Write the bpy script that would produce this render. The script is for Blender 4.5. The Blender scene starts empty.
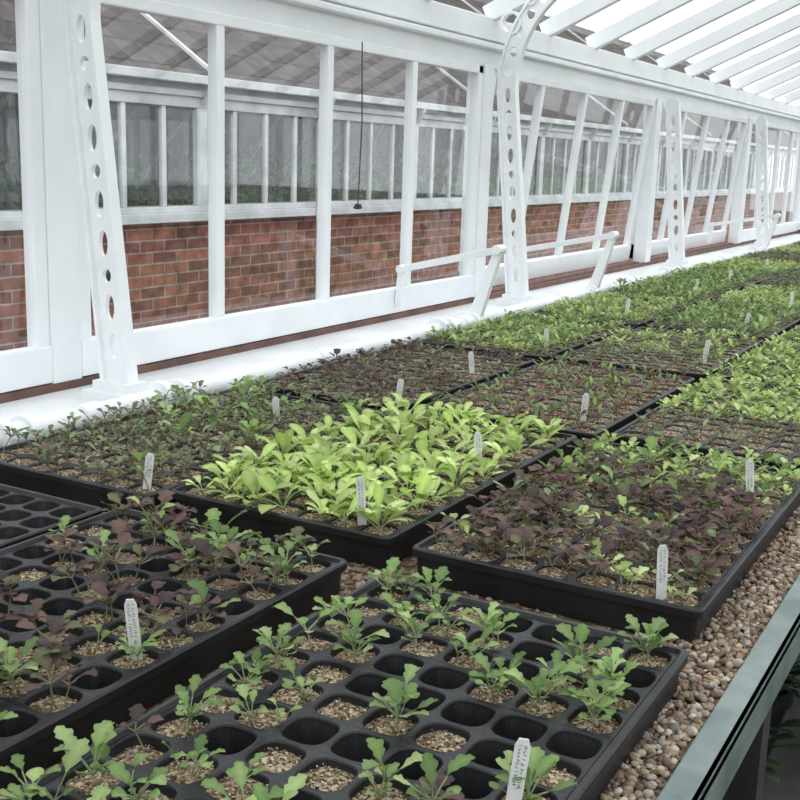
import bpy, math
import numpy as np
from mathutils import Matrix, Vector

S = 0.44            # metres per layout unit (camera stands 1 unit above the tray rims)
PI = math.pi
scene = bpy.context.scene
scene.view_settings.view_transform = 'Standard'

# ------------------------------------------------------------------ materials
def new_mat(name):
    m = bpy.data.materials.new(name); m.use_nodes = True
    nt = m.node_tree; nt.nodes.clear()
    out = nt.nodes.new('ShaderNodeOutputMaterial')
    return m, nt, out

def principled(nt, out, col, rough=0.5, spec=0.5, metal=0.0):
    b = nt.nodes.new('ShaderNodeBsdfPrincipled')
    b.inputs['Base Color'].default_value = (*col, 1)
    b.inputs['Roughness'].default_value = rough
    b.inputs['Metallic'].default_value = metal
    b.inputs['Specular IOR Level'].default_value = spec
    nt.links.new(b.outputs[0], out.inputs[0])
    return b

def ramp(nt, stops):
    r = nt.nodes.new('ShaderNodeValToRGB')
    e = r.color_ramp.elements
    while len(e) < len(stops): e.new(0.5)
    for k, (p, c) in enumerate(stops):
        e[k].position = p; e[k].color = (*c, 1)
    return r

def noisy(name, c1, c2, scale, rough=0.5, spec=0.5, bump=0.0, bscale=None, detail=4, lo=0.35, hi=0.65, metal=0.0):
    m, nt, out = new_mat(name)
    b = principled(nt, out, c1, rough, spec, metal)
    tc = nt.nodes.new('ShaderNodeTexCoord')
    n = nt.nodes.new('ShaderNodeTexNoise'); n.inputs['Scale'].default_value = scale
    n.inputs['Detail'].default_value = detail
    nt.links.new(tc.outputs['Object'], n.inputs['Vector'])
    r = ramp(nt, [(lo, c1), (hi, c2)])
    nt.links.new(n.outputs['Fac'], r.inputs[0]); nt.links.new(r.outputs[0], b.inputs['Base Color'])
    if bump:
        n2 = nt.nodes.new('ShaderNodeTexNoise'); n2.inputs['Scale'].default_value = bscale or scale
        nt.links.new(tc.outputs['Object'], n2.inputs['Vector'])
        bp = nt.nodes.new('ShaderNodeBump'); bp.inputs['Strength'].default_value = bump
        bp.inputs['Distance'].default_value = 0.004
        nt.links.new(n2.outputs['Fac'], bp.inputs['Height']); nt.links.new(bp.outputs[0], b.inputs['Normal'])
    return m

white = noisy('white_paint', (0.85, 0.865, 0.875), (0.78, 0.80, 0.81), 6, 0.35, 0.5, 0.15, 40)
sill_paint = noisy('shade_greyed_sill_paint', (0.80, 0.81, 0.815), (0.64, 0.65, 0.65), 4, 0.4, 0.5, 0.2, 30, detail=9, lo=.4, hi=.72)  # patchy white, greyed to put the pipe's shadow into the sill colour
white_iron = noisy('white_painted_iron', (0.87, 0.885, 0.895), (0.80, 0.82, 0.83), 10, 0.28, 0.5, 0.2, 60)
white_old = noisy('weathered_white_paint', (0.70, 0.72, 0.73), (0.48, 0.50, 0.50), 5, 0.5, 0.3, 0.2, 30, detail=8)
black_plastic = noisy('black_plastic', (0.009, 0.009, 0.010), (0.018, 0.018, 0.020), 14, 0.42, 0.36, 0.1, 60)
concrete = noisy('concrete_floor', (0.10, 0.097, 0.09), (0.05, 0.05, 0.045), 5, 0.8, 0.2, 0.4, 50)
yard = noisy('yard_paving', (0.22, 0.21, 0.20), (0.14, 0.14, 0.13), 2, 0.85, 0.2, 0.3, 20)
zinc = noisy('painted_zinc_edge', (0.12, 0.165, 0.155), (0.22, 0.265, 0.25), 18, 0.42, 0.4, 0.2, 50, metal=0.1, detail=8)
red_paint = noisy('brick_red_paint', (0.20, 0.09, 0.065), (0.10, 0.055, 0.045), 12, 0.6)
dark_metal = noisy('dark_metal', (0.03, 0.03, 0.03), (0.05, 0.05, 0.05), 10, 0.5)
label_mat = noisy('white_label_plastic', (0.74, 0.75, 0.72), (0.62, 0.62, 0.59), 40, 0.4)
ink = noisy('pencil_ink', (0.12, 0.12, 0.13), (0.3, 0.3, 0.31), 80, 0.7)
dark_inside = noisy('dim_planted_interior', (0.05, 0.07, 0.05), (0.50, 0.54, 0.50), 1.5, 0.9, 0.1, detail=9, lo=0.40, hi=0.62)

def brick_mat(name, c1, c2, mort, bw=0.225, rh=0.075, msz=0.006):
    m, nt, out = new_mat(name)
    b = principled(nt, out, c1, 0.85, 0.2)
    tc = nt.nodes.new('ShaderNodeTexCoord')
    sp = nt.nodes.new('ShaderNodeSeparateXYZ'); cb = nt.nodes.new('ShaderNodeCombineXYZ')
    nt.links.new(tc.outputs['Object'], sp.inputs[0])
    nt.links.new(sp.outputs['Y'], cb.inputs['X']); nt.links.new(sp.outputs['Z'], cb.inputs['Y'])
    br = nt.nodes.new('ShaderNodeTexBrick')
    br.inputs['Scale'].default_value = 1.0
    br.inputs['Brick Width'].default_value = bw; br.inputs['Row Height'].default_value = rh
    br.inputs['Mortar Size'].default_value = msz; br.inputs['Mortar Smooth'].default_value = 0.3
    br.inputs['Color1'].default_value = (*c1, 1); br.inputs['Color2'].default_value = (*c2, 1)
    br.inputs['Mortar'].default_value = (*mort, 1)
    nt.links.new(cb.outputs[0], br.inputs['Vector'])
    prev = br.outputs['Color']
    for sc, lo, hi, fac in ((11, (0.45, 0.44, 0.46), (1.45, 1.4, 1.35), .8), (1.7, (0.7, 0.68, 0.68), (1.25, 1.25, 1.25), .6)):
        n = nt.nodes.new('ShaderNodeTexNoise'); n.inputs['Scale'].default_value = sc; n.inputs['Detail'].default_value = 5
        nt.links.new(cb.outputs[0], n.inputs['Vector'])
        mx = nt.nodes.new('ShaderNodeMixRGB'); mx.blend_type = 'MULTIPLY'; mx.inputs[0].default_value = fac
        rr = ramp(nt, [(0.3, lo), (0.7, hi)])
        nt.links.new(n.outputs['Fac'], rr.inputs[0])
        nt.links.new(prev, mx.inputs[1]); nt.links.new(rr.outputs[0], mx.inputs[2]); prev = mx.outputs[0]
    nt.links.new(prev, b.inputs['Base Color'])
    bp = nt.nodes.new('ShaderNodeBump'); bp.inputs['Strength'].default_value = 0.5; bp.inputs['Distance'].default_value = 0.01
    bp.invert = True
    nt.links.new(br.outputs['Fac'], bp.inputs['Height']); nt.links.new(bp.outputs[0], b.inputs['Normal'])
    return m
brick = brick_mat('red_brick', (0.37, 0.16, 0.115), (0.18, 0.09, 0.075), (0.36, 0.31, 0.27), 0.205, 0.066)
slate = brick_mat('brown_roof_tiles', (0.10, 0.085, 0.078), (0.06, 0.050, 0.047), (0.035, 0.032, 0.03), 0.2, 0.13)

def glass_mat(name, base, graze, tint=(0.95, 0.97, 0.97)):
    """thin pane: clear with a mirror-like reflection that grows at grazing angles"""
    m, nt, out = new_mat(name)
    t = nt.nodes.new('ShaderNodeBsdfTransparent'); t.inputs[0].default_value = (*tint, 1)
    g = nt.nodes.new('ShaderNodeBsdfGlossy'); g.inputs['Roughness'].default_value = 0.02
    lw = nt.nodes.new('ShaderNodeLayerWeight'); lw.inputs['Blend'].default_value = 0.5
    pw = nt.nodes.new('ShaderNodeMath'); pw.operation = 'POWER'; pw.inputs[1].default_value = 4.0
    mu = nt.nodes.new('ShaderNodeMath'); mu.operation = 'MULTIPLY_ADD'; mu.inputs[1].default_value = graze; mu.inputs[2].default_value = base
    mu.use_clamp = True
    nt.links.new(lw.outputs['Facing'], pw.inputs[0]); nt.links.new(pw.outputs[0], mu.inputs[0])
    mx = nt.nodes.new('ShaderNodeMixShader')
    nt.links.new(mu.outputs[0], mx.inputs[0]); nt.links.new(t.outputs[0], mx.inputs[1]); nt.links.new(g.outputs[0], mx.inputs[2])
    nt.links.new(mx.outputs[0], out.inputs[0])
    return m
glass = glass_mat('window_glass', 0.085, 0.5)
old_glass = glass_mat('old_window_glass', 0.09, 0.5, (0.9, 0.93, 0.92))
roof_glass = glass_mat('roof_glass', 0.04, 0.4)

def attr_mat(name, rough, transl=0.0, spec=0.4):
    m, nt, out = new_mat(name)
    b = principled(nt, out, (1, 1, 1), rough, spec)
    a = nt.nodes.new('ShaderNodeAttribute'); a.attribute_name = 'Col'
    nt.links.new(a.outputs['Color'], b.inputs['Base Color'])
    if transl:
        t = nt.nodes.new('ShaderNodeBsdfTranslucent'); nt.links.new(a.outputs['Color'], t.inputs[0])
        mx = nt.nodes.new('ShaderNodeMixShader'); mx.inputs[0].default_value = transl
        nt.links.new(b.outputs[0], mx.inputs[1]); nt.links.new(t.outputs[0], mx.inputs[2])
        nt.links.new(mx.outputs[0], out.inputs[0])
    return m
leaf_mat = attr_mat('seedling_leaf', 0.5, 0.35, 0.35)
pebble_mat = attr_mat('pebble', 0.7)
grain_mat = attr_mat('vermiculite_grain', 0.85, 0, .2)

def soil_material():
    m, nt, out = new_mat('seed_compost')
    b = principled(nt, out, (0.3, 0.2, 0.1), 0.95, 0.1)
    tc = nt.nodes.new('ShaderNodeTexCoord')
    v = nt.nodes.new('ShaderNodeTexVoronoi'); v.inputs['Scale'].default_value = 360
    nt.links.new(tc.outputs['Object'], v.inputs['Vector'])
    sp = nt.nodes.new('ShaderNodeSeparateXYZ'); nt.links.new(v.outputs['Color'], sp.inputs[0])
    r = ramp(nt, [(0.0, (0.05, 0.034, 0.022)), (0.4, (0.16, 0.115, 0.07)), (0.7, (0.31, 0.235, 0.15)), (0.95, (0.50, 0.41, 0.29))])
    nt.links.new(sp.outputs[0], r.inputs[0]); nt.links.new(r.outputs[0], b.inputs['Base Color'])
    bp = nt.nodes.new('ShaderNodeBump'); bp.inputs['Strength'].default_value = 0.8; bp.inputs['Distance'].default_value = 0.002
    nt.links.new(sp.outputs[1], bp.inputs['Height']); nt.links.new(bp.outputs[0], b.inputs['Normal'])
    return m
soil_mat = soil_material()

def gravel_material():
    m, nt, out = new_mat('pea_gravel')
    b = principled(nt, out, (0.3, 0.2, 0.1), 0.75, 0.3)
    tc = nt.nodes.new('ShaderNodeTexCoord')
    v = nt.nodes.new('ShaderNodeTexVoronoi'); v.inputs['Scale'].default_value = 140
    nt.links.new(tc.outputs['Object'], v.inputs['Vector'])
    sp = nt.nodes.new('ShaderNodeSeparateXYZ'); nt.links.new(v.outputs['Color'], sp.inputs[0])
    r = ramp(nt, [(0.0, (0.05, 0.034, 0.022)), (0.5, (0.17, 0.11, 0.068)), (0.9, (0.32, 0.24, 0.16))])
    nt.links.new(sp.outputs[0], r.inputs[0]); nt.links.new(r.outputs[0], b.inputs['Base Color'])
    bp = nt.nodes.new('ShaderNodeBump'); bp.inputs['Strength'].default_value = 1; bp.inputs['Distance'].default_value = 0.006
    bp.invert = True
    nt.links.new(v.outputs['Distance'], bp.inputs['Height']); nt.links.new(bp.outputs[0], b.inputs['Normal'])
    return m
gravel_mat = gravel_material()

# ------------------------------------------------------------------ mesh helpers
def link(ob, parent=None):
    scene.collection.objects.link(ob)
    if parent is not None: ob.parent = parent
    return ob

class MB:
    """mesh builder in layout units"""
    def __init__(s): s.v = []; s.f = []; s.m = []
    def add(s, vs, fs, mi=0):
        o = len(s.v); s.v += [tuple(p) for p in vs]
        for f in fs: s.f.append(tuple(i + o for i in f)); s.m.append(mi)
    def box(s, x0, x1, y0, y1, z0, z1, mi=0, M=None):
        vs = [(x, y, z) for x in (x0, x1) for y in (y0, y1) for z in (z0, z1)]
        if M is not None: vs = [tuple(M @ Vector(p)) for p in vs]
        s.add(vs, [(0, 1, 3, 2), (4, 6, 7, 5), (0, 4, 5, 1), (2, 3, 7, 6), (0, 2, 6, 4), (1, 5, 7, 3)], mi)
    def tube(s, p, q, r, n=12, mi=0, r2=None):
        p = Vector(p); q = Vector(q); d = (q - p).normalized()
        a = d.orthogonal().normalized(); b = d.cross(a)
        r2 = r if r2 is None else r2
        vs = [p + (a * math.cos(2 * PI * k / n) + b * math.sin(2 * PI * k / n)) * r for k in range(n)]
        vs += [q + (a * math.cos(2 * PI * k / n) + b * math.sin(2 * PI * k / n)) * r2 for k in range(n)]
        fs = [(k, (k + 1) % n, n + (k + 1) % n, n + k) for k in range(n)]
        fs += [tuple(range(n - 1, -1, -1)), tuple(range(n, 2 * n))]
        s.add(vs, fs, mi)
    def bar(s, p, q, w, t, side=(0, 1, 0), mi=0, w2=None):
        """flat bar p->q, t = thickness along side, w = depth"""
        p = Vector(p); q = Vector(q); d = (q - p).normalized(); sd = Vector(side); n = d.cross(sd).normalized()
        w2 = w if w2 is None else w2
        vs = []
        for P, ww in ((p, w), (q, w2)):
            for a in (-1, 1):
                for b in (-1, 1): vs.append(P + sd * a * t / 2 + n * b * ww / 2)
        s.add(vs, [(0, 1, 3, 2), (4, 6, 7, 5), (0, 4, 5, 1), (2, 3, 7, 6), (0, 2, 6, 4), (1, 5, 7, 3)], mi)
    def obj(s, name, mats, bevel=0.0, parent=None, loc=(0, 0, 0), smooth=False):
        me = bpy.data.meshes.new(name)
        me.from_pydata([(x * S, y * S, z * S) for x, y, z in s.v], [], s.f)
        for m in mats: me.materials.append(m)
        me.polygons.foreach_set('material_index', s.m)
        me.validate(); me.update()
        import bmesh
        bm = bmesh.new(); bm.from_mesh(me); bmesh.ops.recalc_face_normals(bm, faces=bm.faces); bm.to_mesh(me); bm.free()
        if smooth: me.shade_smooth()
        ob = bpy.data.objects.new(name, me); ob.location = [c * S for c in loc]
        link(ob, parent)
        if bevel:
            b = ob.modifiers.new('bevel', 'BEVEL'); b.width = bevel * S; b.segments = 2; b.limit_method = 'ANGLE'
        return ob

def np_mesh(name, V, F, C=None, mats=(), smooth=False):
    me = bpy.data.meshes.new(name)
    V = np.asarray(V, dtype=np.float32) * S; F = np.asarray(F, dtype=np.int32)
    k = F.shape[1]
    me.vertices.add(len(V)); me.vertices.foreach_set('co', V.ravel())
    me.loops.add(F.size); me.loops.foreach_set('vertex_index', F.ravel())
    me.polygons.add(len(F)); me.polygons.foreach_set('loop_start', np.arange(0, F.size, k, dtype=np.int32))
    me.update(calc_edges=True)
    if C is not None:
        at = me.color_attributes.new('Col', 'FLOAT_COLOR', 'POINT')
        CC = np.ones((len(V), 4), dtype=np.float32); CC[:, :3] = C
        at.data.foreach_set('color', CC.ravel())
    for m in mats: me.materials.append(m)
    if smooth: me.shade_smooth()
    return me

def empty(name, loc=(0, 0, 0)):
    e = bpy.data.objects.new(name, None); e.location = [c * S for c in loc]; e.empty_display_size = 0.1
    scene.collection.objects.link(e); return e

# ------------------------------------------------------------------ room shell
XW = -3.75
Y0, Y1 = -5.0, 20.6
BAY = 4.25
FLOOR = -1.9
posts = [3.58 + BAY * k for k in range(-2, 5)]    # -4.92 ... 20.58
XR = 4.25
def side_wall(x, inner, name):
    """inner = +1 when the room lies toward +x"""
    w = MB()
    def bx(d0, d1, y0, y1, z0, z1, mi=0):
        a, b = x + inner * d0, x + inner * d1
        w.box(min(a, b), max(a, b), y0, y1, z0, z1, mi)
    bx(-0.25, -0.02, Y0, Y1 + 0.1, FLOOR, -0.06, 1)            # brick plinth
    bx(-0.18, 0.03, Y0, Y1 + 0.1, 1.66, 1.86)
    bx(-0.12, 0.07, Y0, Y1 + 0.1, 1.86, 2.02)
    bx(-0.05, 0.10, Y0, Y1 + 0.1, 1.80, 1.84)
    for y in posts:
        bx(-0.10, 0.045, y - 0.088, y + 0.088, -0.06, 1.70)
    return w.obj(name, [white, brick], 0.008)
side_wall(XW, 1, 'wall_left')
side_wall(XR, -1, 'wall_right')

wn = [0]
def window(x, inner, ya, yb, tilt, npan=4):
    wn[0] += 1
    e = empty('window_%d' % wn[0], (x, (ya + yb) / 2, 1.68))
    L = yb - ya; h = L / 2
    top, bot = 0.0, -1.70
    M = Matrix.Rotation(tilt * inner, 4, 'Y')
    w = MB()
    def bx(d0, d1, y0, y1, z0, z1):
        a, b = inner * d0, inner * d1
        w.box(min(a, b), max(a, b), y0, y1, z0, z1, 0, M)
    bx(-0.03, 0.035, -h, h, -0.06, top)
    bx(-0.03, 0.045, -h, h, bot, bot + 0.165)
    bx(-0.03, 0.035, -h, -h + 0.075, bot, top)
    bx(-0.03, 0.035, h - 0.075, h, bot, top)
    for k in range(1, npan):
        y = -h + L * k / npan
        bx(-0.03, 0.03, y - 0.034, y + 0.034, bot + 0.1, top)
    f = w.obj('sash', [white], 0.007, e)
    g = MB()
    vs = [M @ Vector((0, -h + 0.03, bot + 0.05)), M @ Vector((0, h - 0.03, bot + 0.05)), M @ Vector((0, h - 0.03, -0.03)), M @ Vector((0, -h + 0.03, -0.03))]
    g.add(vs, [(0, 1, 2, 3)])
    g.obj('glass', [glass], 0, e)
for k in range(len(posts) - 1):
    t = 0.0
    if k in (3, 4): t = 0.11
    window(XW, 1, posts[k] + 0.088, posts[k + 1] - 0.088, t)
for k in range(len(posts) - 1):
    window(XR, -1, posts[k] + 0.088, posts[k + 1] - 0.088, 0)

# sill, red strip under the sashes
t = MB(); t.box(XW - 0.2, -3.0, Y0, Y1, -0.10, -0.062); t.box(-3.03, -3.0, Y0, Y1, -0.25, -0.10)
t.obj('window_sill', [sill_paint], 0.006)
t = MB(); t.box(XW - 0.10, XW - 0.02, Y0, Y1, -0.062, -0.022); t.box(XW + 0.02, XW + 0.047, Y0, Y1, -0.062, -0.024); t.obj('trim_1', [red_paint])
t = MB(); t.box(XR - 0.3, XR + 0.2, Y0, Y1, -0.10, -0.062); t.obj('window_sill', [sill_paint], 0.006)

# end walls
def end_wall(y, name, inner, zbase):
    w = MB(); XM = 0.25
    w.box(XW, XR, y - 0.06, y + 0.06, FLOOR, zbase, 1)
    w.box(XW, XR, y - 0.1, y + 0.1, zbase, zbase + 0.12)
    w.box(XW, XR, y - 0.07, y + 0.07, 1.68, 1.9)
    n = 9
    for k in range(n + 1):
        x = XW + (XR - XW) * k / n
        top = 2.0 + (4.0 - abs(x - XM)) * 0.466 if abs(x - XM) < 4.01 else 1.9
        w.box(x - 0.05, x + 0.05, y - 0.05, y + 0.05, zbase, max(1.9, top - 0.05))
    w.obj(name, [white, brick], 0.006)
    g = MB(); g.add([(XW, y, zbase), (XR, y, zbase), (XR, y, 2), (XM, y, 3.8), (XW, y, 2)], [(0, 1, 2, 3, 4)])
    wn[0] += 1
    g.obj('window_%d' % wn[0], [glass])
end_wall(Y1 + 0.1, 'wall_back', -1, 0.0)
end_wall(Y0 - 0.1, 'wall_front', 1, 0.0)

# floor and yard
t = MB(); t.box(XW, XR, Y0, Y1 + 0.1, FLOOR - 0.1, FLOOR); t.obj('floor', [concrete])
t = MB(); t.box(-60, 60, -60, 90, FLOOR - 0.3, FLOOR - 0.12); t.obj('ground', [yard])

# glazed roof (ceiling)
roof = empty('ceiling', (0.25, 0, 2))
TH = math.radians(25)
r = MB(); g = MB()
for sgn in (-1, 1):
    p0 = Vector((sgn * 4.0, 0, 0.0)); p1 = Vector((0, 0, 4.0 * math.tan(TH)))
    ys = np.arange(3.58 - BAY * 2, Y1 + 0.5, BAY / 4)
    for y in ys:
        o = Vector((0, y, 0.04))
        r.bar(p0 + o, p1 + o, 0.13, 0.075)
    for fr in (0.42, 0.8):
        c = p0.lerp(p1, fr)
        r.box(c.x - 0.04, c.x + 0.04, Y0, Y1 + 0.1, c.z - 0.04, c.z + 0.04)
    g.add([(p0.x, Y0, 0.12), (p0.x, Y1 + .1, 0.12), (p1.x, Y1 + .1, p1.z + 0.12), (p1.x, Y0, p1.z + 0.12)], [(0, 1, 2, 3)])
r.box(-0.07, 0.07, Y0, Y1 + 0.1, 4 * math.tan(TH) - 0.1, 4 * math.tan(TH) + 0.15)
r.obj('rafters', [white], 0.006, roof)
g.obj('roof_glazing', [roof_glass], 0, roof)

# ------------------------------------------------------------------ perforated cast iron columns
def ellipse(cx, cz, a, b, n=20, rot=0):
    out = []
    for k in range(n):
        t_ = 2 * PI * k / n
        x, z = a * math.cos(t_), b * math.sin(t_)
        out.append((cx + x * math.cos(rot) - z * math.sin(rot), cz + x * math.sin(rot) + z * math.cos(rot)))
    return out
def planar(loops, thick, name):
    cu = bpy.data.curves.new(name, 'CURVE'); cu.dimensions = '2D'; cu.fill_mode = 'BOTH'; cu.extrude = thick / 2
    for lp in loops:
        sp = cu.splines.new('POLY'); sp.points.add(len(lp) - 1); sp.use_cyclic_u = True
        for q, p in zip(sp.points, lp): q.co = (p[0], p[1], 0, 1)
    ob = bpy.data.objects.new(name, cu); scene.collection.objects.link(ob)
    bpy.context.view_layer.update()
    dg = bpy.context.evaluated_depsgraph_get()
    me = ob.evaluated_get(dg).to_mesh()
    vs = [(v.co.x, v.co.z, v.co.y) for v in me.vertices]; fs = [tuple(p.vertices) for p in me.polygons]
    bpy.data.objects.remove(ob); bpy.data.curves.remove(cu)
    return vs, fs
def column_mesh(arch):
    w = 0.074
    cl = []
    for z in np.linspace(0.0, 1.5 if arch else 1.66, 8): cl.append((-0.165 * z / 1.5, z))
    cx, cz, R = -0.165 + 0.85, 1.55, 0.85
    if arch:
        for a in np.linspace(180, 112, 16): cl.append((cx + R * math.cos(math.radians(a)), cz + R * math.sin(math.radians(a))))
    P = np.array(cl); T = np.gradient(P, axis=0); T /= np.linalg.norm(T, axis=1)[:, None]
    N = np.stack([-T[:, 1], T[:, 0]], 1)
    ww = np.array([w * (1.0 - 0.12 * min(1, p[1] / 1.5)) for p in cl])
    Lft = P + N * ww[:, None]; Rgt = P - N * ww[:, None]
    endcap = []
    if not arch:
        c0 = P[-1]; rr = ww[-1]
        endcap = [(c0[0] + rr * math.cos(t_), c0[1] + rr * math.sin(t_)) for t_ in np.linspace(PI * .95, PI * .05, 8)]
    loops = [[tuple(p) for p in Lft] + endcap + [tuple(p) for p in Rgt[::-1]]]
    z = 0.17; k = 0
    while z < 1.5:
        h_ = 0.056 if k % 3 != 2 else 0.030
        loops.append(ellipse(-0.165 * z / 1.5, z, 0.025, h_))
        z += 0.165 if k % 3 == 0 else 0.135; k += 1
    if arch:
        for a in np.linspace(174, 116, 7):
            loops.append(ellipse(cx + R * math.cos(math.radians(a)), cz + R * math.sin(math.radians(a)), 0.034, 0.034))
    vs, fs = planar(loops, 0.022, 'col')
    m = MB(); m.add(vs, fs)
    for E in (Lft, Rgt):
        for a, b in zip(E[:-1], E[1:]):
            m.bar((a[0], 0, a[1]), (b[0], 0, b[1]), 0.018, 0.06)
    m.box(-0.13, 0.13, -0.09, 0.09, -0.062, -0.02)
    m.box(-0.10, 0.10, -0.06, 0.06, -0.02, 0.02)
    if arch:
        for (rx, rz, rr) in ((-0.16, 1.98, 0.075), (-0.02, 2.16, 0.055)):
            pts = ellipse(rx, rz, rr, rr, 18)
            for a, b in zip(pts, pts[1:] + pts[:1]): m.bar((a[0], 0, a[1]), (b[0], 0, b[1]), 0.02, 0.05)
    return m
colA = column_mesh(True).obj('cast_iron_column', [white_iron], 0, None, (-3.38, 3.56 + BAY, 0)).data
colB = column_mesh(False).obj('cast_iron_column', [white_iron], 0, None, (-3.38, 3.56 + 2 * BAY, 0)).data
for k, dt in ((-1, colA), (0, colA), (3, colB)):
    ob = bpy.data.objects.new('cast_iron_column', dt); ob.location = (-3.38 * S, (3.56 + BAY * k) * S, 0); link(ob)

# ------------------------------------------------------------------ pipe + window opening levers
PXX = -3.055
p = MB()
p.tube((PXX, Y0, 0.0), (PXX, Y1 - 0.1, 0.0), 0.047, 20)
o = p.obj('white_pipe_rail', [white_iron], 0, smooth=True)
p = MB()
for y in list(np.arange(1.45, 20, 1.6)):
    p.tube((PXX, y - 0.05, 0), (PXX, y + 0.05, 0), 0.056, 20)
for y in (2.62, 3.45, 5.9, 10.5, 14.2):
    p.tube((PXX, y - 0.02, 0), (PXX, y + 0.02, 0), 0.078, 20)
    p.tube((PXX, y + 0.10, 0), (PXX, y + 0.13, 0), 0.068, 20)
    p.box(PXX - .07, PXX + .03, y - 0.03, y + 0.03, -0.062, 0)
p.obj('pipe_couplings', [white_iron], 0.003, o)
for i, (y, zt) in enumerate(((6.4, 0.46), (8.55, 0.46), (12.0 + 2.8, 0.44))):
    l = MB()
    tx = -2.93
    l.tube((PXX, y - 0.06, 0), (PXX, y + 0.06, 0), 0.062, 14)
    l.bar((PXX, y, 0.02), (tx, y + 0.05, zt), 0.085, 0.05, w2=0.05)
    l.tube((tx, y, zt), (tx, y + 0.1, zt), 0.032, 12)
    xw = -3.66 if i == 0 else -3.76
    l.bar((tx, y + 0.07, zt), (xw, y + 0.12, 0.28), 0.045, 0.03)
    l.tube((xw, y + 0.08, 0.28), (xw, y + 0.16, 0.28), 0.03, 10)
    l.bar((xw, y + 0.12, 0.29), (xw - 0.02, y + 0.12, 0.03), 0.05, 0.03)
    l.obj('window_opening_lever', [white_iron], 0.003)
c = MB()
c.tube((-3.62, 5.88, 1.66), (-3.62, 5.9, 1.2), 0.004, 6); c.tube((-3.62, 5.9, 1.2), (-3.61, 5.86, 0.72), 0.004, 6)
c.tube((-3.61, 5.86, 0.72), (-3.61, 5.86, 0.69), 0.02, 8); c.tube((-3.61, 5.82, 0.70), (-3.61, 5.90, 0.70), 0.008, 8)
c.obj('hanging_cord', [dark_metal])

# ------------------------------------------------------------------ neighbouring glasshouse across the yard
nb = empty('neighbouring_glasshouse', (-10, 20, FLOOR - 0.12))
def nobj(m, nm, mats, bev=0.0):
    o = m.obj(nm, mats, bev); o.parent = nb; o.matrix_parent_inverse = Matrix.Translation(Vector(nb.location)).inverted(); return o
b = MB(); b.box(-10.35, -10.0, -6, 62, FLOOR - 0.12, 0.08); nobj(b, 'brick_base', [brick])
b = MB(); b.box(-10.3, -9.86, -6, 62, 0.08, 0.20); b.box(-10.25, -9.95, -6, 62, 0.20, 0.28)
b.box(-10.15, -9.97, -6, 62, 1.56, 1.70)
b.box(-10.3, -9.92, -6, 62, 1.70, 1.78)
b.box(-10.3, -9.78, -6, 62, 1.86, 1.97)
b.box(-10.3, -10.05, -6, 62, 1.76, 1.9)
y = -5.6; k = 0
while y < 60:
    th = 0.11 if k % 4 == 0 else 0.042
    b.box(-10.05, -9.985 if k % 4 else -9.96, y - th, y + th, 0.28, 1.56)
    if k % 4 == 0: b.bar((-9.93, y, 1.6), (-9.8, y, 1.86), 0.06, 0.06)
    y += 0.74; k += 1
nobj(b, 'window_frames', [white_old], 0.01)
b = MB(); b.tube((-9.82, 14.8, FLOOR - .12), (-9.82, 14.8, 1.9), 0.05, 12); b.tube((-9.82, 14.8, 1.6), (-9.82, 14.8, 1.7), 0.075, 12); nobj(b, 'downpipe', [white_old])
b = MB(); b.add([(-10.02, -6, .25), (-10.02, 62, .25), (-10.02, 62, 1.58), (-10.02, -6, 1.58)], [(0, 1, 2, 3)]); nobj(b, 'panes', [old_glass])
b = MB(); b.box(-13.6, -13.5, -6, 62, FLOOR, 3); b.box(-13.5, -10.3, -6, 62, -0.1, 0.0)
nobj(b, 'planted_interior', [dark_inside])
b = MB()
for yy in np.arange(-5, 60, 1.3):
    b.box(-13.45, -13.35, yy, yy + .12, 0, 2.6)
    b.bar((-13.4, yy, .3), (-12.9, yy + 1.0, 1.8), .07, .07)
nobj(b, 'far_side_glazing_bars', [white_old])
# shrubs inside the neighbouring house
def shrubs():
    r_ = np.random.default_rng(8); V = []; C = []; F = []
    n = 9000
    cy = r_.uniform(4, 50, n); hh = .55 + .45 * np.sin(cy * 2.1) * np.sin(cy * .77 + 1)
    cx = r_.uniform(-12.2, -10.5, n); cz = r_.uniform(0.05, 1, n) * (hh + .25)
    for k in range(n):
        d = r_.normal(0, 1, 3); d /= np.linalg.norm(d); e = np.cross(d, r_.normal(0, 1, 3)); e /= np.linalg.norm(e)
        L, W = r_.uniform(.06, .13), r_.uniform(.02, .045); c0 = np.array((cx[k], cy[k], cz[k])); b_ = len(V)
        V += [c0 - d * L, c0 + e * W, c0 + d * L, c0 - e * W]; F.append((b_, b_ + 1, b_ + 2, b_ + 3))
        C += [np.array((.16, .24, .12)) * r_.uniform(.5, 1.9)] * 4
    ob = bpy.data.objects.new('shrubs', np_mesh('shrubs', V, F, np.array(C), [leaf_mat])); link(ob, nb)
    ob.matrix_parent_inverse = Matrix.Translation(Vector(nb.location)).inverted()
shrubs()
b = MB()
b.add([(-9.9, -6, 1.98), (-9.9, 62, 1.98), (-16.0, 62, 6.0), (-16.0, -6, 6.0)], [(0, 1, 2, 3)])
b.add([(-9.9, -6, 1.93), (-9.9, 62, 1.93), (-16.0, 62, 5.95), (-16.0, -6, 5.95)], [(0, 1, 2, 3)])
nobj(b, 'tiled_roof', [slate])
b = MB()
for yy in np.arange(3.6, 60, 8.6):
    b.bar((-9.85, yy, 2.05), (-15.9, yy, 6.03), 0.04, 0.07)
nobj(b, 'roof_flashing', [white_old])
b = MB(); b.box(-10.0, -9.98, 10.1, 10.55, -0.72, -0.48)
for q in range(4): b.box(-9.985, -9.965, 10.1, 10.55, -0.71 + 0.06 * q, -0.69 + 0.06 * q)
nobj(b, 'wall_vent', [dark_metal])

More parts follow.
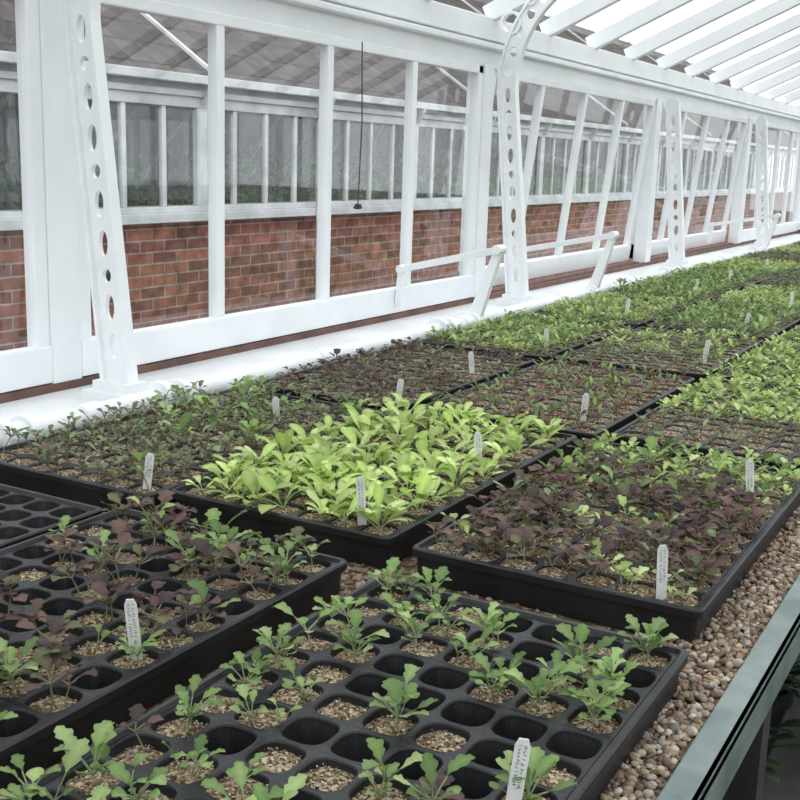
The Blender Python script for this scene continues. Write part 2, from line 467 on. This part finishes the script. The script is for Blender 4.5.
# ------------------------------------------------------------------ bench
bench = empty('greenhouse_bench', (-1.7, 8, FLOOR))
def bobj(m, nm, mats, bev=0.0):
    o = m.obj(nm, mats, bev); o.parent = bench; o.matrix_parent_inverse = Matrix.Translation(Vector(bench.location)).inverted(); return o
BT = -0.098
b = MB(); b.box(-2.99, -0.44, Y0 + 0.2, Y1 - 0.3, BT - 0.06, BT); bobj(b, 'gravel_bed', [gravel_mat])
b = MB()
b.box(-0.462, -0.395, Y0 + 0.2, Y1 - 0.3, BT - 0.015, BT + 0.006)
b.box(-0.410, -0.395, Y0 + 0.2, Y1 - 0.3, BT - 0.10, BT + 0.006)
b.box(-2.99, -0.41, Y0 + 0.2, Y1 - 0.3, BT - 0.09, BT - 0.062)
bobj(b, 'metal_edge', [zinc], 0.003)
b = MB()
for yy in np.arange(-3.0, 20, 2.9):
    for xx in (-0.5, -2.85):
        b.box(xx - 0.05, xx + 0.05, yy - 0.05, yy + 0.05, FLOOR, BT - 0.09)
    b.box(-2.85, -0.5, yy - 0.03, yy + 0.03, BT - 0.25, BT - 0.09)
bobj(b, 'legs', [dark_metal])

rng = np.random.default_rng(11)
# pebbles
def pebbles():
    import bmesh
    bm = bmesh.new(); bmesh.ops.create_icosphere(bm, subdivisions=2, radius=1.0)
    bv = np.array([v.co[:] for v in bm.verts]); bf = np.array([[v.index for v in f.verts] for f in bm.faces]); bm.free()
    Vs, Fs, Cs = [], [], []; off = 0
    pal = np.array([(0.38, 0.30, 0.21), (0.28, 0.195, 0.125), (0.18, 0.115, 0.075), (0.46, 0.40, 0.31), (0.12, 0.09, 0.07), (0.31, 0.235, 0.16), (0.22, 0.135, 0.09), (.27, .245, .21)])
    def one(x, y, z, r):
        nonlocal off
        sc = np.array([1, rng.uniform(.6, 1), rng.uniform(.45, .8)]) * r
        a = rng.uniform(0, 2 * PI); v = bv * sc * (1 + rng.normal(0, .08, (len(bv), 1)))
        ti = rng.normal(0, .5); v = np.stack([v[:, 0], v[:, 1] * math.cos(ti) - v[:, 2] * math.sin(ti), v[:, 1] * math.sin(ti) + v[:, 2] * math.cos(ti)], 1)
        v = np.stack([v[:, 0] * math.cos(a) - v[:, 1] * math.sin(a), v[:, 0] * math.sin(a) + v[:, 1] * math.cos(a), v[:, 2]], 1)
        Vs.append(v + (x, y, z)); Fs.append(bf + off); off += len(bv)
        Cs.append(np.tile(pal[rng.integers(len(pal))] * rng.uniform(.7, 1.2), (len(bv), 1)))
    for _ in range(11500):
        y = 0.9 + 7.5 * rng.random() ** 1.5
        one(rng.uniform(-0.66, -0.468), y, BT + 0.002 + rng.uniform(0, .009), rng.uniform(.005, .0118))
    for _ in range(1100):
        one(rng.uniform(-2.9, -0.6), 2.38 + rng.normal(0, .05), BT + 0.003, rng.uniform(.005, .0118))
    me = np_mesh('gravel', np.concatenate(Vs), np.concatenate(Fs), np.concatenate(Cs), [pebble_mat], False)
    ob = bpy.data.objects.new('loose_gravel', me); link(ob, bench); ob.matrix_parent_inverse = Matrix.Translation(Vector(bench.location)).inverted()
pebbles()

# ------------------------------------------------------------------ seed trays
TW, TL, NX, NY = 0.765, 1.42, 7, 13
MG = 0.016
PX = (TW - 2 * MG) / NX; PY = (TL - 2 * MG) / NY
def cell_c(i, j):      # j counts from the far end
    return (-TW / 2 + MG + (i + .5) * PX, TL / 2 - MG - (j + .5) * PY)
def tray_mesh(ny=NY):
    n = 20
    ang = [2 * PI * (k + .5) / n for k in range(n)]
    V, F = [], []
    for i in range(NX):
        for j in range(ny):
            cx, cy = cell_c(i, j)
            base = len(V)
            for a in ang:
                c_, s_ = math.cos(a), math.sin(a)
                m_ = max(abs(c_), abs(s_)); V.append((cx + c_ / m_ * PX / 2, cy + s_ / m_ * PY / 2, -0.008))
            for (hw, z) in ((0.0475, -0.0065), (0.0455, -0.0095), (0.0445, -0.016), (0.028, -0.082)):
                for a in ang:
                    c_, s_ = math.cos(a), math.sin(a)
                    e = 0.66
                    x = math.copysign(abs(c_) ** e, c_); y_ = math.copysign(abs(s_) ** e, s_)
                    V.append((cx + x * hw, cy + y_ * hw * PY / PX, z))
            for q in range(4):
                for k in range(n):
                    k2 = (k + 1) % n
                    F.append((base + q * n + k, base + q * n + k2, base + (q + 1) * n + k2, base + (q + 1) * n + k))
            F.append(tuple(base + 4 * n + k for k in range(n)))
    m = MB(); m.add(V, F)
    hx, hy = TW / 2, TL / 2
    prof = [(MG - 0.001, -0.008), (0.010, 0.0), (0.0, 0.0), (-0.004, -0.004), (-0.004, -0.022), (0.008, -0.024), (0.012, -0.095), (0.2, -0.095)]
    rc = 0.02
    def loop(inset, z):
        out = []
        r_ = max(0.002, rc - inset * .6)
        for (sx, sy, a0) in ((1, 1, 0), (-1, 1, 90), (-1, -1, 180), (1, -1, 270)):
            for a in (0, 30, 60, 90):
                t_ = math.radians(a0 + a)
                out.append((sx * (hx - inset - r_) + r_ * math.cos(t_), sy * (hy - inset - r_) + r_ * math.sin(t_), z))
        return out
    nl = 16; vs = []; fs = []
    for (ins, z) in prof: vs += loop(ins, z)
    for q in range(len(prof) - 1):
        for k in range(nl):
            fs.append((q * nl + k, q * nl + (k + 1) % nl, (q + 1) * nl + (k + 1) % nl, (q + 1) * nl + k))
    m.add(vs, fs)
    return m
tray_proto = None
def tray_data():
    global tray_proto
    if tray_proto is None:
        o = tray_mesh().obj('seed_tray_proto', [black_plastic]); tray_proto = o.data; bpy.data.objects.remove(o)
    return tray_proto

def soil_data(cells, seed, grains=0, full=False):
    r_ = np.random.default_rng(seed)
    n = 14; V, F = [], []; GV, GF, GC = [], [], []
    pal = np.array([(0.44, 0.36, 0.25), (0.30, 0.22, 0.14), (0.18, 0.12, 0.08), (0.60, 0.54, 0.42), (0.06, 0.045, 0.03), (.22, .16, .10)])
    cube = np.array([(x, y, z) for x in (-1, 1) for y in (-1, 1) for z in (-1, 1)], float)
    cf = np.array([(0, 1, 3, 2), (4, 6, 7, 5), (0, 4, 5, 1), (2, 3, 7, 6), (0, 2, 6, 4), (1, 5, 7, 3)])
    off = 0
    for (i, j) in cells:
        cx, cy = cell_c(i, j); b = len(V)
        lv = (-0.0075 - r_.uniform(0, 0.005)) if full else (-0.016 - r_.uniform(0, 0.010))
        for rr, zz in ((0.0452 if full else .0442, -0.002), (0.03, 0.001), (0.014, 0.003)):
            for k in range(n):
                a = 2 * PI * (k + .5) / n; c_, s_ = math.cos(a), math.sin(a); e = 0.7
                V.append((cx + math.copysign(abs(c_) ** e, c_) * rr, cy + math.copysign(abs(s_) ** e, s_) * rr, lv + zz + r_.normal(0, .0016)))
        V.append((cx, cy, lv + .003))
        for q in range(2):
            for k in range(n):
                k2 = (k + 1) % n; F.append((b + q * n + k, b + q * n + k2, b + (q + 1) * n + k2, b + (q + 1) * n + k))
        for k in range(0, n, 2):
            F.append((b + 2 * n + k, b + 2 * n + (k + 1) % n, b + 2 * n + (k + 2) % n, b + 3 * n))
        for _ in range(grains):
            sc = r_.uniform(.0009, .0025); R = Matrix.Rotation(r_.uniform(0, 6), 3, Vector(r_.normal(0, 1, 3)).normalized())
            v = (cube * sc * np.array([1, .8, .55])) @ np.array(R)
            gx, gy = r_.uniform(-.039, .039, 2)
            if full and r_.random() < .2: gx *= 1.35; gy *= 1.35
            GV.append(v + (cx + gx, cy + gy, lv + .002)); GF.append(cf + off); off += 8
            GC.append(np.tile(pal[r_.integers(6)] * r_.uniform(.8, 1.15), (8, 1)))
    me = np_mesh('compost', V, F, None, [soil_mat])
    gm = np_mesh('compost_grains', np.concatenate(GV), np.concatenate(GF), np.concatenate(GC), [grain_mat]) if grains else None
    return me, gm

ALL = [(i, j) for i in range(NX) for j in range(NY)]
soil_full = None
def place_tray(x0, y0, rot=0.0, cells=None, grains=0, seed=1):
    """x0,y0 : near-left corner"""
    global soil_full
    cx, cy = x0 + TW / 2, y0 + TL / 2
    ob = bpy.data.objects.new('seed_tray', tray_data()); ob.location = (cx * S, cy * S, 0); ob.rotation_euler = (0, 0, math.radians(rot)); link(ob)
    if cells is None and grains == 0:
        if soil_full is None: soil_full = soil_data(ALL, 5, 0, True)[0]
        me, gm = soil_full, None
    else:
        cl = ALL if cells is None else cells
        if not cl: return ob
        me, gm = soil_data(cl, seed, grains, cells is None)
    link(bpy.data.objects.new('compost', me), ob)
    if gm: link(bpy.data.objects.new('compost_grains', gm), ob)
    return ob

# ------------------------------------------------------------------ seedlings
def leaf(r_, Lp, Lb, W, e0, e1, p=1.1, lobe=0., lf=3, fold=.25, cl=(.2, .4, .1), cs=(.3, .4, .15), lod=0, pr=0.0018):
    n, m = (9, 4) if lod == 0 else (4, 2)
    npet = 3 if lod == 0 else 1
    tot = npet + n
    ds = np.r_[np.full(npet, Lp / npet), np.full(n, Lb / n)]
    an = e0 + (e1 - e0) * (np.arange(tot + 1) / tot) ** 1.3
    P = [(0., 0.)]
    for k in range(tot):
        a = (an[k] + an[k + 1]) / 2; P.append((P[-1][0] + ds[k] * math.cos(a), P[-1][1] + ds[k] * math.sin(a)))
    P = np.array(P); V = []; C = []; F = []
    cl = np.array(cl); cs = np.array(cs)
    for k in range(npet + 1):
        a = an[k]; nx, nz = -math.sin(a), math.cos(a); w = pr * (1 - .2 * k / npet)
        for q in range(3):
            t_ = 2 * PI * q / 3
            V.append((P[k][0] + nx * w * math.cos(t_), w * math.sin(t_), P[k][1] + nz * w * math.cos(t_))); C.append(cs)
    for k in range(npet):
        for q in range(3): F.append((k * 3 + q, k * 3 + (q + 1) % 3, (k + 1) * 3 + (q + 1) % 3, (k + 1) * 3 + q))
    b = len(V); wav = r_.uniform(0, 6, 2)
    for k in range(n + 1):
        t_ = k / n; kk = npet + k; a = an[kk]; nx, nz = -math.sin(a), math.cos(a)
        w = W * .5 * max(0, math.sin(PI * min(1, t_) ** p)) ** .62
        w = max(w, .0012) * (1 + lobe * math.cos(2 * PI * lf * t_ + .8))
        for q in range(m + 1):
            c_ = -1 + 2 * q / m
            h = fold * abs(c_) * w + .07 * W * math.sin(7 * t_ + wav[0] + 2.5 * c_) * abs(c_)
            V.append((P[kk][0] + nx * h, c_ * w, P[kk][1] + nz * h))
            mid = 1 - abs(c_)
            C.append(cl * (.88 + .25 * mid + r_.normal(0, .04)))
    for k in range(n):
        for q in range(m):
            F.append((b + k * (m + 1) + q, b + k * (m + 1) + q + 1, b + (k + 1) * (m + 1) + q + 1, b + (k + 1) * (m + 1) + q))
    return np.array(V), np.array(F), np.clip(np.array(C), 0, 1)

def plant(r_, sp, lod=0):
    Vs, Fs, Cs = [], [], []; off = 0
    h = r_.uniform(*sp['h']); lean = r_.normal(0, .18, 2)
    V = []
    for k, z in enumerate((0, h * .5, h)):
        x = lean[0] * h * (z / max(h, 1e-6)) ** 2; y = lean[1] * h * (z / max(h, 1e-6)) ** 2
        for q in range(3):
            t_ = 2 * PI * q / 3; V.append((x + .0019 * math.cos(t_), y + .0019 * math.sin(t_), z))
    F = [(k * 3 + q, k * 3 + (q + 1) % 3, (k + 1) * 3 + (q + 1) % 3, (k + 1) * 3 + q) for k in range(2) for q in range(3)]
    Vs.append(np.array(V)); Fs.append(np.array(F)); Cs.append(np.tile(sp['cs'], (9, 1))); off = 9
    top = np.array([lean[0] * h, lean[1] * h, h])
    nl = r_.integers(sp['n'][0], sp['n'][1] + 1); az0 = r_.uniform(0, 6.28)
    for k in range(nl):
        cot = k < 2 and sp.get('cot', True)
        az = az0 + k * 2.4 + r_.normal(0, .2) if not cot else az0 + k * PI
        cl = np.array(sp['cl'][r_.integers(len(sp['cl']))]) * r_.uniform(.8, 1.2)
        if cot:
            Lb = r_.uniform(*sp['Lb']) * .5; W = Lb * 1.15; Lp = Lb * .8; e0, e1 = r_.uniform(.4, .9), r_.uniform(-.1, .4)
            v, f, c_ = leaf(r_, Lp, Lb, W, e0, e1, 1.25, 0, 1, .15, cl * 1.1, sp['cs'], lod)
        else:
            Lb = r_.uniform(*sp['Lb']); W = Lb * r_.uniform(*sp['wr']); Lp = r_.uniform(*sp['Lp'])
            v, f, c_ = leaf(r_, Lp, Lb, W, r_.uniform(*sp['e0']), r_.uniform(*sp['e1']), sp['p'], sp['lobe'], sp['lf'], sp['fold'], cl, sp['cs'], lod)
        ca, sa = math.cos(az), math.sin(az)
        v = np.stack([v[:, 0] * ca - v[:, 1] * sa, v[:, 0] * sa + v[:, 1] * ca, v[:, 2]], 1) + top
        Vs.append(v); Fs.append(f + off); Cs.append(c_); off += len(v)
    return np.concatenate(Vs), np.concatenate(Fs), np.concatenate(Cs)

SP = {
 'green': dict(h=(.014, .034), n=(4, 7), Lb=(.030, .052), wr=(.46, .68), Lp=(.020, .044), e0=(.6, 1.35), e1=(-.5, .6), p=1.45, lobe=.24, lf=3, fold=.3,
               cl=[(.20, .30, .09), (.28, .40, .14), (.15, .24, .075), (.37, .48, .19)], cs=(.37, .43, .24)),
 'purple': dict(h=(.02, .045), n=(4, 6), Lb=(.028, .042), wr=(.7, .95), Lp=(.015, .03), e0=(.4, 1.2), e1=(-.6, .5), p=1.25, lobe=.2, lf=3, fold=.2,
               cl=[(.105, .060, .055), (.14, .080, .068), (.075, .048, .044), (.15, .15, .07), (.17, .095, .08)], cs=(.32, .29, .17)),
 'lime': dict(h=(.008, .018), n=(5, 7), Lb=(.055, .088), wr=(.38, .52), Lp=(.018, .035), e0=(.6, 1.3), e1=(-.5, .6), p=1.6, lobe=0.03, lf=4, fold=.2, cot=False,
               cl=[(.42, .56, .15), (.52, .65, .21), (.34, .48, .11), (.58, .68, .28)], cs=(.56, .63, .36)),
 'chard': dict(h=(.02, .035), n=(2, 4), Lb=(.028, .045), wr=(.28, .4), Lp=(.008, .018), e0=(.5, 1.2), e1=(-.1, .7), p=1.1, lobe=0., lf=1, fold=.2, cot=False,
               cl=[(.17, .27, .09), (.24, .34, .12), (.22, .13, .09)], cs=(.34, .09, .09)),
 'fine': dict(h=(.025, .05), n=(4, 6), Lb=(.020, .034), wr=(.5, .7), Lp=(.010, .022), e0=(.4, 1.2), e1=(-.2, .5), p=1.1, lobe=.15, lf=3, fold=.2,
               cl=[(.19, .26, .12), (.25, .33, .16), (.15, .21, .10), (.20, .16, .11)], cs=(.28, .22, .14)),
 'bright': dict(h=(.02, .04), n=(4, 6), Lb=(.024, .040), wr=(.5, .75), Lp=(.010, .022), e0=(.5, 1.2), e1=(-.2, .6), p=1.2, lobe=.2, lf=3, fold=.2,
               cl=[(.36, .49, .14), (.45, .57, .20), (.28, .40, .10), (.50, .59, .26)], cs=(.42, .47, .27)),
}
TPL = {}
def hash_s(s_): return sum((k + 1) * ord(ch) for k, ch in enumerate(s_))
def tpl(sp, lod):
    if (sp, lod) not in TPL:
        r_ = np.random.default_rng(abs(hash_s(sp)) + lod)
        TPL[(sp, lod)] = [plant(r_, SP[sp], lod) for _ in range(18)]
    return TPL[(sp, lod)]
NAMES = {'green': 'salad_rocket_seedlings', 'purple': 'red_mustard_seedlings', 'lime': 'lettuce_seedlings', 'chard': 'chard_seedlings',
         'fine': 'beetroot_seedlings', 'bright': 'mizuna_seedlings'}
def grow(tray, picks, lod=0, seed=3, scale=1.0, spread=.022):
    """picks: list of (i,j,species,count)"""
    r_ = np.random.default_rng(seed)
    groups = {}
    for (i, j, sp, cnt) in picks:
        for _ in range(cnt):
            cx, cy = cell_c(i, j)
            V, F, C = tpl(sp, lod)[r_.integers(18)]
            a = r_.uniform(0, 6.28); s_ = scale * r_.uniform(.7, 1.25)
            ca, sa = math.cos(a), math.sin(a)
            tx, ty = r_.normal(0, .15, 2)
            z = V[:, 2] * s_
            x = (V[:, 0] * ca - V[:, 1] * sa) * s_ + tx * z; y_ = (V[:, 0] * sa + V[:, 1] * ca) * s_ + ty * z
            dx, dy = np.clip(r_.normal(0, spread, 2), -.034, .034) if cnt > 1 else r_.normal(0, .007, 2)
            V2 = np.stack([x + cx + dx, y_ + cy + dy, z - .021], 1)
            g_ = groups.setdefault(sp, [[], [], [], 0])
            g_[0].append(V2); g_[1].append(F + g_[3]); g_[2].append(C * r_.uniform(.8, 1.2)); g_[3] += len(V2)
    out = []
    for sp, g_ in groups.items():
        me = np_mesh(NAMES[sp], np.concatenate(g_[0]), np.concatenate(g_[1]), np.clip(np.concatenate(g_[2]), 0, 1), [leaf_mat], True)
        ob = bpy.data.objects.new(NAMES[sp], me); ob.location = tray.location; ob.rotation_euler = tray.rotation_euler; link(ob)
        out.append(ob)
    return out

def label(x, y, h=.13, lean=(0.0, 0.0), yaw=None):
    """white plastic plant marker pushed into a cell"""
    m = MB(); w = .0125; t_ = .0018
    pts = [(-w * .25, -.045), (-w, -.02), (-w, h - .012), (-w * .6, h), (w * .6, h), (w, h - .012), (w, -.02), (w * .25, -.045)]
    vs = [(p_[0], -t_, p_[1]) for p_ in pts] + [(p_[0], t_, p_[1]) for p_ in pts]; n = len(pts)
    m.add(vs, [tuple(range(n)), tuple(range(2 * n - 1, n - 1, -1))] + [(k, n + k, n + (k + 1) % n, (k + 1) % n) for k in range(n)])
    r_ = np.random.default_rng(int(abs(x * 1000 + y * 77)))
    for col in (-.35, .35):
        zz = h - .012
        while zz > h * .3:
            L = r_.uniform(.002, .006)
            xo = w * col + r_.uniform(-.001, .001)
            m.bar((xo - .0028, -t_ - .0003, zz), (xo + .0028, -t_ - .0003, zz + r_.uniform(-.003, .003)), .0012, .0006, (0, 1, 0), 1)
            if r_.random() < .5: m.bar((xo, -t_ - .0003, zz - .002), (xo + r_.uniform(-.002, .002), -t_ - .0003, zz + .002), .0010, .0006, (0, 1, 0), 1)
            zz -= L + .0015
    ob = m.obj('plant_label', [label_mat, ink])
    ob.location = (x * S, y * S, 0)
    ya = math.radians(28) if yaw is None else yaw
    ob.rotation_euler = (lean[0], lean[1], ya)
    return ob

# ---- tray A : near, sparse salad seedlings
pa = [(6, 0), (6, 2), (6, 3), (5, 3), (4, 3), (2, 1), (0, 0), (1, 0), (0, 2), (1, 1), (0, 3), (1, 5), (3, 5), (0, 4), (0, 5), (0, 7), (0, 9), (1, 9),
      (1, 8), (2, 8), (1, 6), (4, 7), (6, 6), (5, 7), (2, 2), (0, 10), (1, 10), (2, 10), (3, 9), (5, 9), (3, 1), (1, 3), (5, 2), (5, 1), (3, 2)]
soilA = set(pa) | {(0, 1), (2, 5), (0, 6), (0, 8), (2, 7), (4, 5), (1, 4), (6, 5), (5, 0), (3, 7), (6, 8), (2, 9), (2, 0), (6, 7)}
A = place_tray(-1.30, 2.25 - TL, 0, sorted(soilA), 100, 21)
r9 = np.random.default_rng(4)
grow(A, [(i, j, 'green', int(r9.integers(1, 4)) if (i, j) != (3, 5) else 3) for (i, j) in pa], 0, 31, 1.0, .014)
grow(A, [(5, 7, 'purple', 1), (0, 8, 'purple', 1)], 0, 32)
# ---- tray C : red mustard + salad
soilC = [(i, j) for (i, j) in ALL if r9.random() < .62 or j < 2]
C_ = place_tray(-2.185, 2.30 - TL, 0, soilC, 80, 22)
pk = []
for (i, j) in soilC:
    if r9.random() < .9:
        pur = r9.random() < (.8 if (i < 4 or j < 3) else .6)
        pk.append((i, j, 'purple' if pur else 'green', int(r9.integers(2, 4)) if pur else int(r9.integers(1, 3))))
        if r9.random() < (.4 if j < 3 else .2): pk.append((i, j, 'green', 1))
grow(C_, pk, 0, 33, 1.12)
# ---- tray D : empty
D_ = place_tray(-2.98, 2.26 - TL, 0, [(0, 12)], 0, 23)
# ---- tray E
E_ = place_tray(-2.965, 2.42, 0, None, 36, 24)
grow(E_, [(i, j, 'fine' if r9.random() < .9 else 'green', int(r9.integers(3, 6))) for (i, j) in ALL if r9.random() < .95], 0, 34, 1.08, .026)
# ---- tray F lettuce
F_ = place_tray(-2.185, 2.50, 0, None, 36, 25)
grow(F_, [(i, j, 'lime', 2 if (r9.random() < (.8 if (j > 4 and i < 5) else .25)) else 1) for (i, j) in ALL if r9.random() < (.98 if (j > 4 or i < 4) else .7)], 0, 35, 1.0, .02)
# ---- tray B
B_ = place_tray(-1.335, 2.475, 0, None, 50, 26)
pk = []
for (i, j) in ALL:
    gp = .95 if j < 4 else (.55 if j < 6 else .12)
    if r9.random() < .97:
        pk.append((i, j, 'purple' if r9.random() > gp else 'bright', int(r9.integers(3, 5))))
    if r9.random() < .5: pk.append((i, j, 'green' if j < 7 else 'fine', 1))
grow(B_, pk, 0, 36, 1.05, .026)
# ---- row 3
G_ = place_tray(-2.965, 3.95, 0, None, 14, 27)
grow(G_, [(i, j, 'purple' if r9.random() < .55 else 'fine', int(r9.integers(2, 5))) for (i, j) in ALL if r9.random() < .93], 0, 37, .92, .026)
H_ = place_tray(-2.14, 3.98, 0, None, 20, 28)
grow(H_, [(i, j, 'chard', int(r9.integers(2, 4))) for (i, j) in ALL if r9.random() < .93], 0, 38, 1.12)
I_ = place_tray(-1.325, 4.03, 0, None, 20, 29)
grow(I_, [(i, j, 'bright' if j < 9 else 'fine', 4 if j < 8 else 2) for (i, j) in ALL if r9.random() < (.98 if j < 9 else .75)], 0, 39, 1.05, .026)
# ---- row 4
J_ = place_tray(-2.965, 5.48, 0, None, 0)
grow(J_, [(i, j, 'bright' if r9.random() < .7 else 'green', 4) for (i, j) in ALL if r9.random() < .95], 1, 40, 1.0, .028)
K_ = place_tray(-2.14, 5.52, 0, None, 0)
grow(K_, [(i, j, 'bright' if (r9.random() < .7 and j < 9) else 'fine', 3 + int(j < 5)) for (i, j) in ALL if r9.random() < .9], 1, 41, 1.0)
L_ = place_tray(-1.325, 5.56, 0, None, 0)
grow(L_, [(i, j, 'bright', 5) for (i, j) in ALL if r9.random() < .97], 1, 42, 1.08, .03)
# ---- far rows : linked seedling meshes
kinds = [('bright', 5, .96), ('green', 3, .9), ('fine', 4, .9), ('bright', 4, .9)]
protos = []
hold = place_tray(-2.965, 7.0, 0, None, 0)
for q, (sp, cnt, pr) in enumerate(kinds):
    o = grow(hold, [(i, j, sp, cnt) for (i, j) in ALL if r9.random() < pr], 1, 50 + q, 1.0, .03)[0]
    protos.append((o.name.split('.')[0], o.data)); bpy.data.objects.remove(o)
bpy.data.objects.remove([c_ for c_ in hold.children][0]); bpy.data.objects.remove(hold)
seq = [0, 1, 3, 1, 0, 3, 1, 2, 3, 0, 1, 0, 2, 1, 0, 3, 0, 1, 2, 0, 0, 1, 3, 0, 1, 2, 0, 0, 1, 3]
q = 0
for row in range(9):
    y = 7.02 + row * 1.50
    for x in (-2.965, -2.14, -1.325):
        tr = place_tray(x, y + (x + 2.9) * .03, float(r9.normal(0, .3)), None, 0)
        nm, me = protos[seq[q % len(seq)]]; q += 1
        ob = bpy.data.objects.new(nm, me); ob.location = tr.location; ob.rotation_euler = (0, 0, tr.rotation_euler[2] + (PI if q % 2 else 0)); link(ob)
        if row < 6:
            label(tr.location[0] / S + .2, tr.location[1] / S - .3 + float(r9.uniform(-.3, .4)), .12, (float(r9.normal(0, .1)), float(r9.normal(0, .1))))

for (x, y, h, l1, l2) in ((-1.549, 2.577, .135, .08, -.06), (-1.531, 3.294, .12, 0, -.08), (-2.262, 2.49, .105, 0, .12), (-2.443, 3.414, .1, .1, -.05),
                      (-2.253, 4.014, .1, 0, .1), (-2.306, 4.83, .1, 0, -.1), (-1.50, 4.19, .11, .1, .05), (-.675, 2.515, .13, .05, -.06),
                      (-.677, 3.45, .13, 0, -.1), (-1.49, 1.60, .12, .1, -.06), (-.61, 1.50, .12, 0, .10), (-1.459, 5.88, .12, 0, .12), (-2.27, 5.68, .12, 0, -.05)):
    label(x, y, h, (l1, l2))

# ------------------------------------------------------------------ leafy potted plants below the bench
def pot_plant(x, y, seed, sc):
    r_ = np.random.default_rng(seed)
    e = empty('potted_foliage_plant', (x, y, FLOOR))
    m = MB(); n = 24; prof = [(.0, 0), (.15, 0), (.21, .30), (.23, .30), (.23, .37), (.205, .37), (.2, .30), (0, .30)]
    vs = []; fs = []
    for (rr, z) in prof:
        for k in range(n): vs.append((rr * math.cos(2 * PI * k / n), rr * math.sin(2 * PI * k / n), z))
    for a in range(len(prof) - 1):
        for k in range(n): fs.append((a * n + k, a * n + (k + 1) % n, (a + 1) * n + (k + 1) % n, (a + 1) * n + k))
    m.add(vs, fs); m.obj('pot', [black_plastic], 0, e)
    Vs, Fs, Cs, off = [], [], [], 0
    for k in range(90):
        c0 = np.array([(.02, .04, .018), (.03, .06, .025), (.045, .08, .035)][r_.integers(3)])
        v, f, c_ = leaf(r_, r_.uniform(.1, .5) * sc, r_.uniform(.12, .2) * sc, r_.uniform(.04, .06) * sc, r_.uniform(.3, 1.5), r_.uniform(-.7, .4), 1.0, .05, 3, .2, c0, c0 * 1.2, 0, .006)
        a = r_.uniform(0, 6.28); ca, sa = math.cos(a), math.sin(a)
        v = np.stack([v[:, 0] * ca - v[:, 1] * sa, v[:, 0] * sa + v[:, 1] * ca, v[:, 2] + .3], 1)
        Vs.append(v); Fs.append(f + off); Cs.append(c_); off += len(v)
    me = np_mesh('foliage', np.concatenate(Vs), np.concatenate(Fs), np.concatenate(Cs), [leaf_mat], True)
    link(bpy.data.objects.new('foliage', me), e)
for k, (x, y, sc) in enumerate(((-1.05, 3.75, 1.0), (-1.1, 4.7, 1.1), (-1.0, 5.5, 1.1), (-1.1, 6.6, 1.1), (-1.0, 7.6, 1.1))):
    pot_plant(x, y, 70 + k, sc)

# ------------------------------------------------------------------ world: bright overcast
w = bpy.data.worlds.new('overcast_sky'); scene.world = w; w.use_nodes = True
nt = w.node_tree; nt.nodes.clear()
o = nt.nodes.new('ShaderNodeOutputWorld'); bg = nt.nodes.new('ShaderNodeBackground')
tc = nt.nodes.new('ShaderNodeTexCoord'); n = nt.nodes.new('ShaderNodeTexNoise'); n.inputs['Scale'].default_value = 2.0
nt.links.new(tc.outputs['Generated'], n.inputs['Vector'])
rp = ramp(nt, [(0.3, (0.86, 0.90, 0.94)), (0.7, (0.96, 0.98, 1.0))])
nt.links.new(n.outputs['Fac'], rp.inputs[0]); nt.links.new(rp.outputs[0], bg.inputs[0])
bg.inputs['Strength'].default_value = 2.05
nt.links.new(bg.outputs[0], o.inputs[0])

# ------------------------------------------------------------------ camera
pitch, yaw, roll = math.radians(12.15), math.radians(29.2), 0.033
Fv = Vector((-math.sin(yaw) * math.cos(pitch), math.cos(yaw) * math.cos(pitch), -math.sin(pitch)))
R0 = Vector((math.cos(yaw), math.sin(yaw), 0)); U0 = R0.cross(Fv)
R = R0 * math.cos(roll) + U0 * math.sin(roll); U = U0 * math.cos(roll) - R0 * math.sin(roll)
cam = bpy.data.cameras.new('camera'); co = bpy.data.objects.new('camera', cam); scene.collection.objects.link(co)
M = Matrix((R, U, -Fv)).transposed().to_4x4(); M.translation = Vector((0, 0, 1.0 * S)); co.matrix_world = M
cam.sensor_width = 36; cam.lens = 36 * 1124 / 800; cam.clip_start = 0.02; cam.clip_end = 200
scene.camera = co
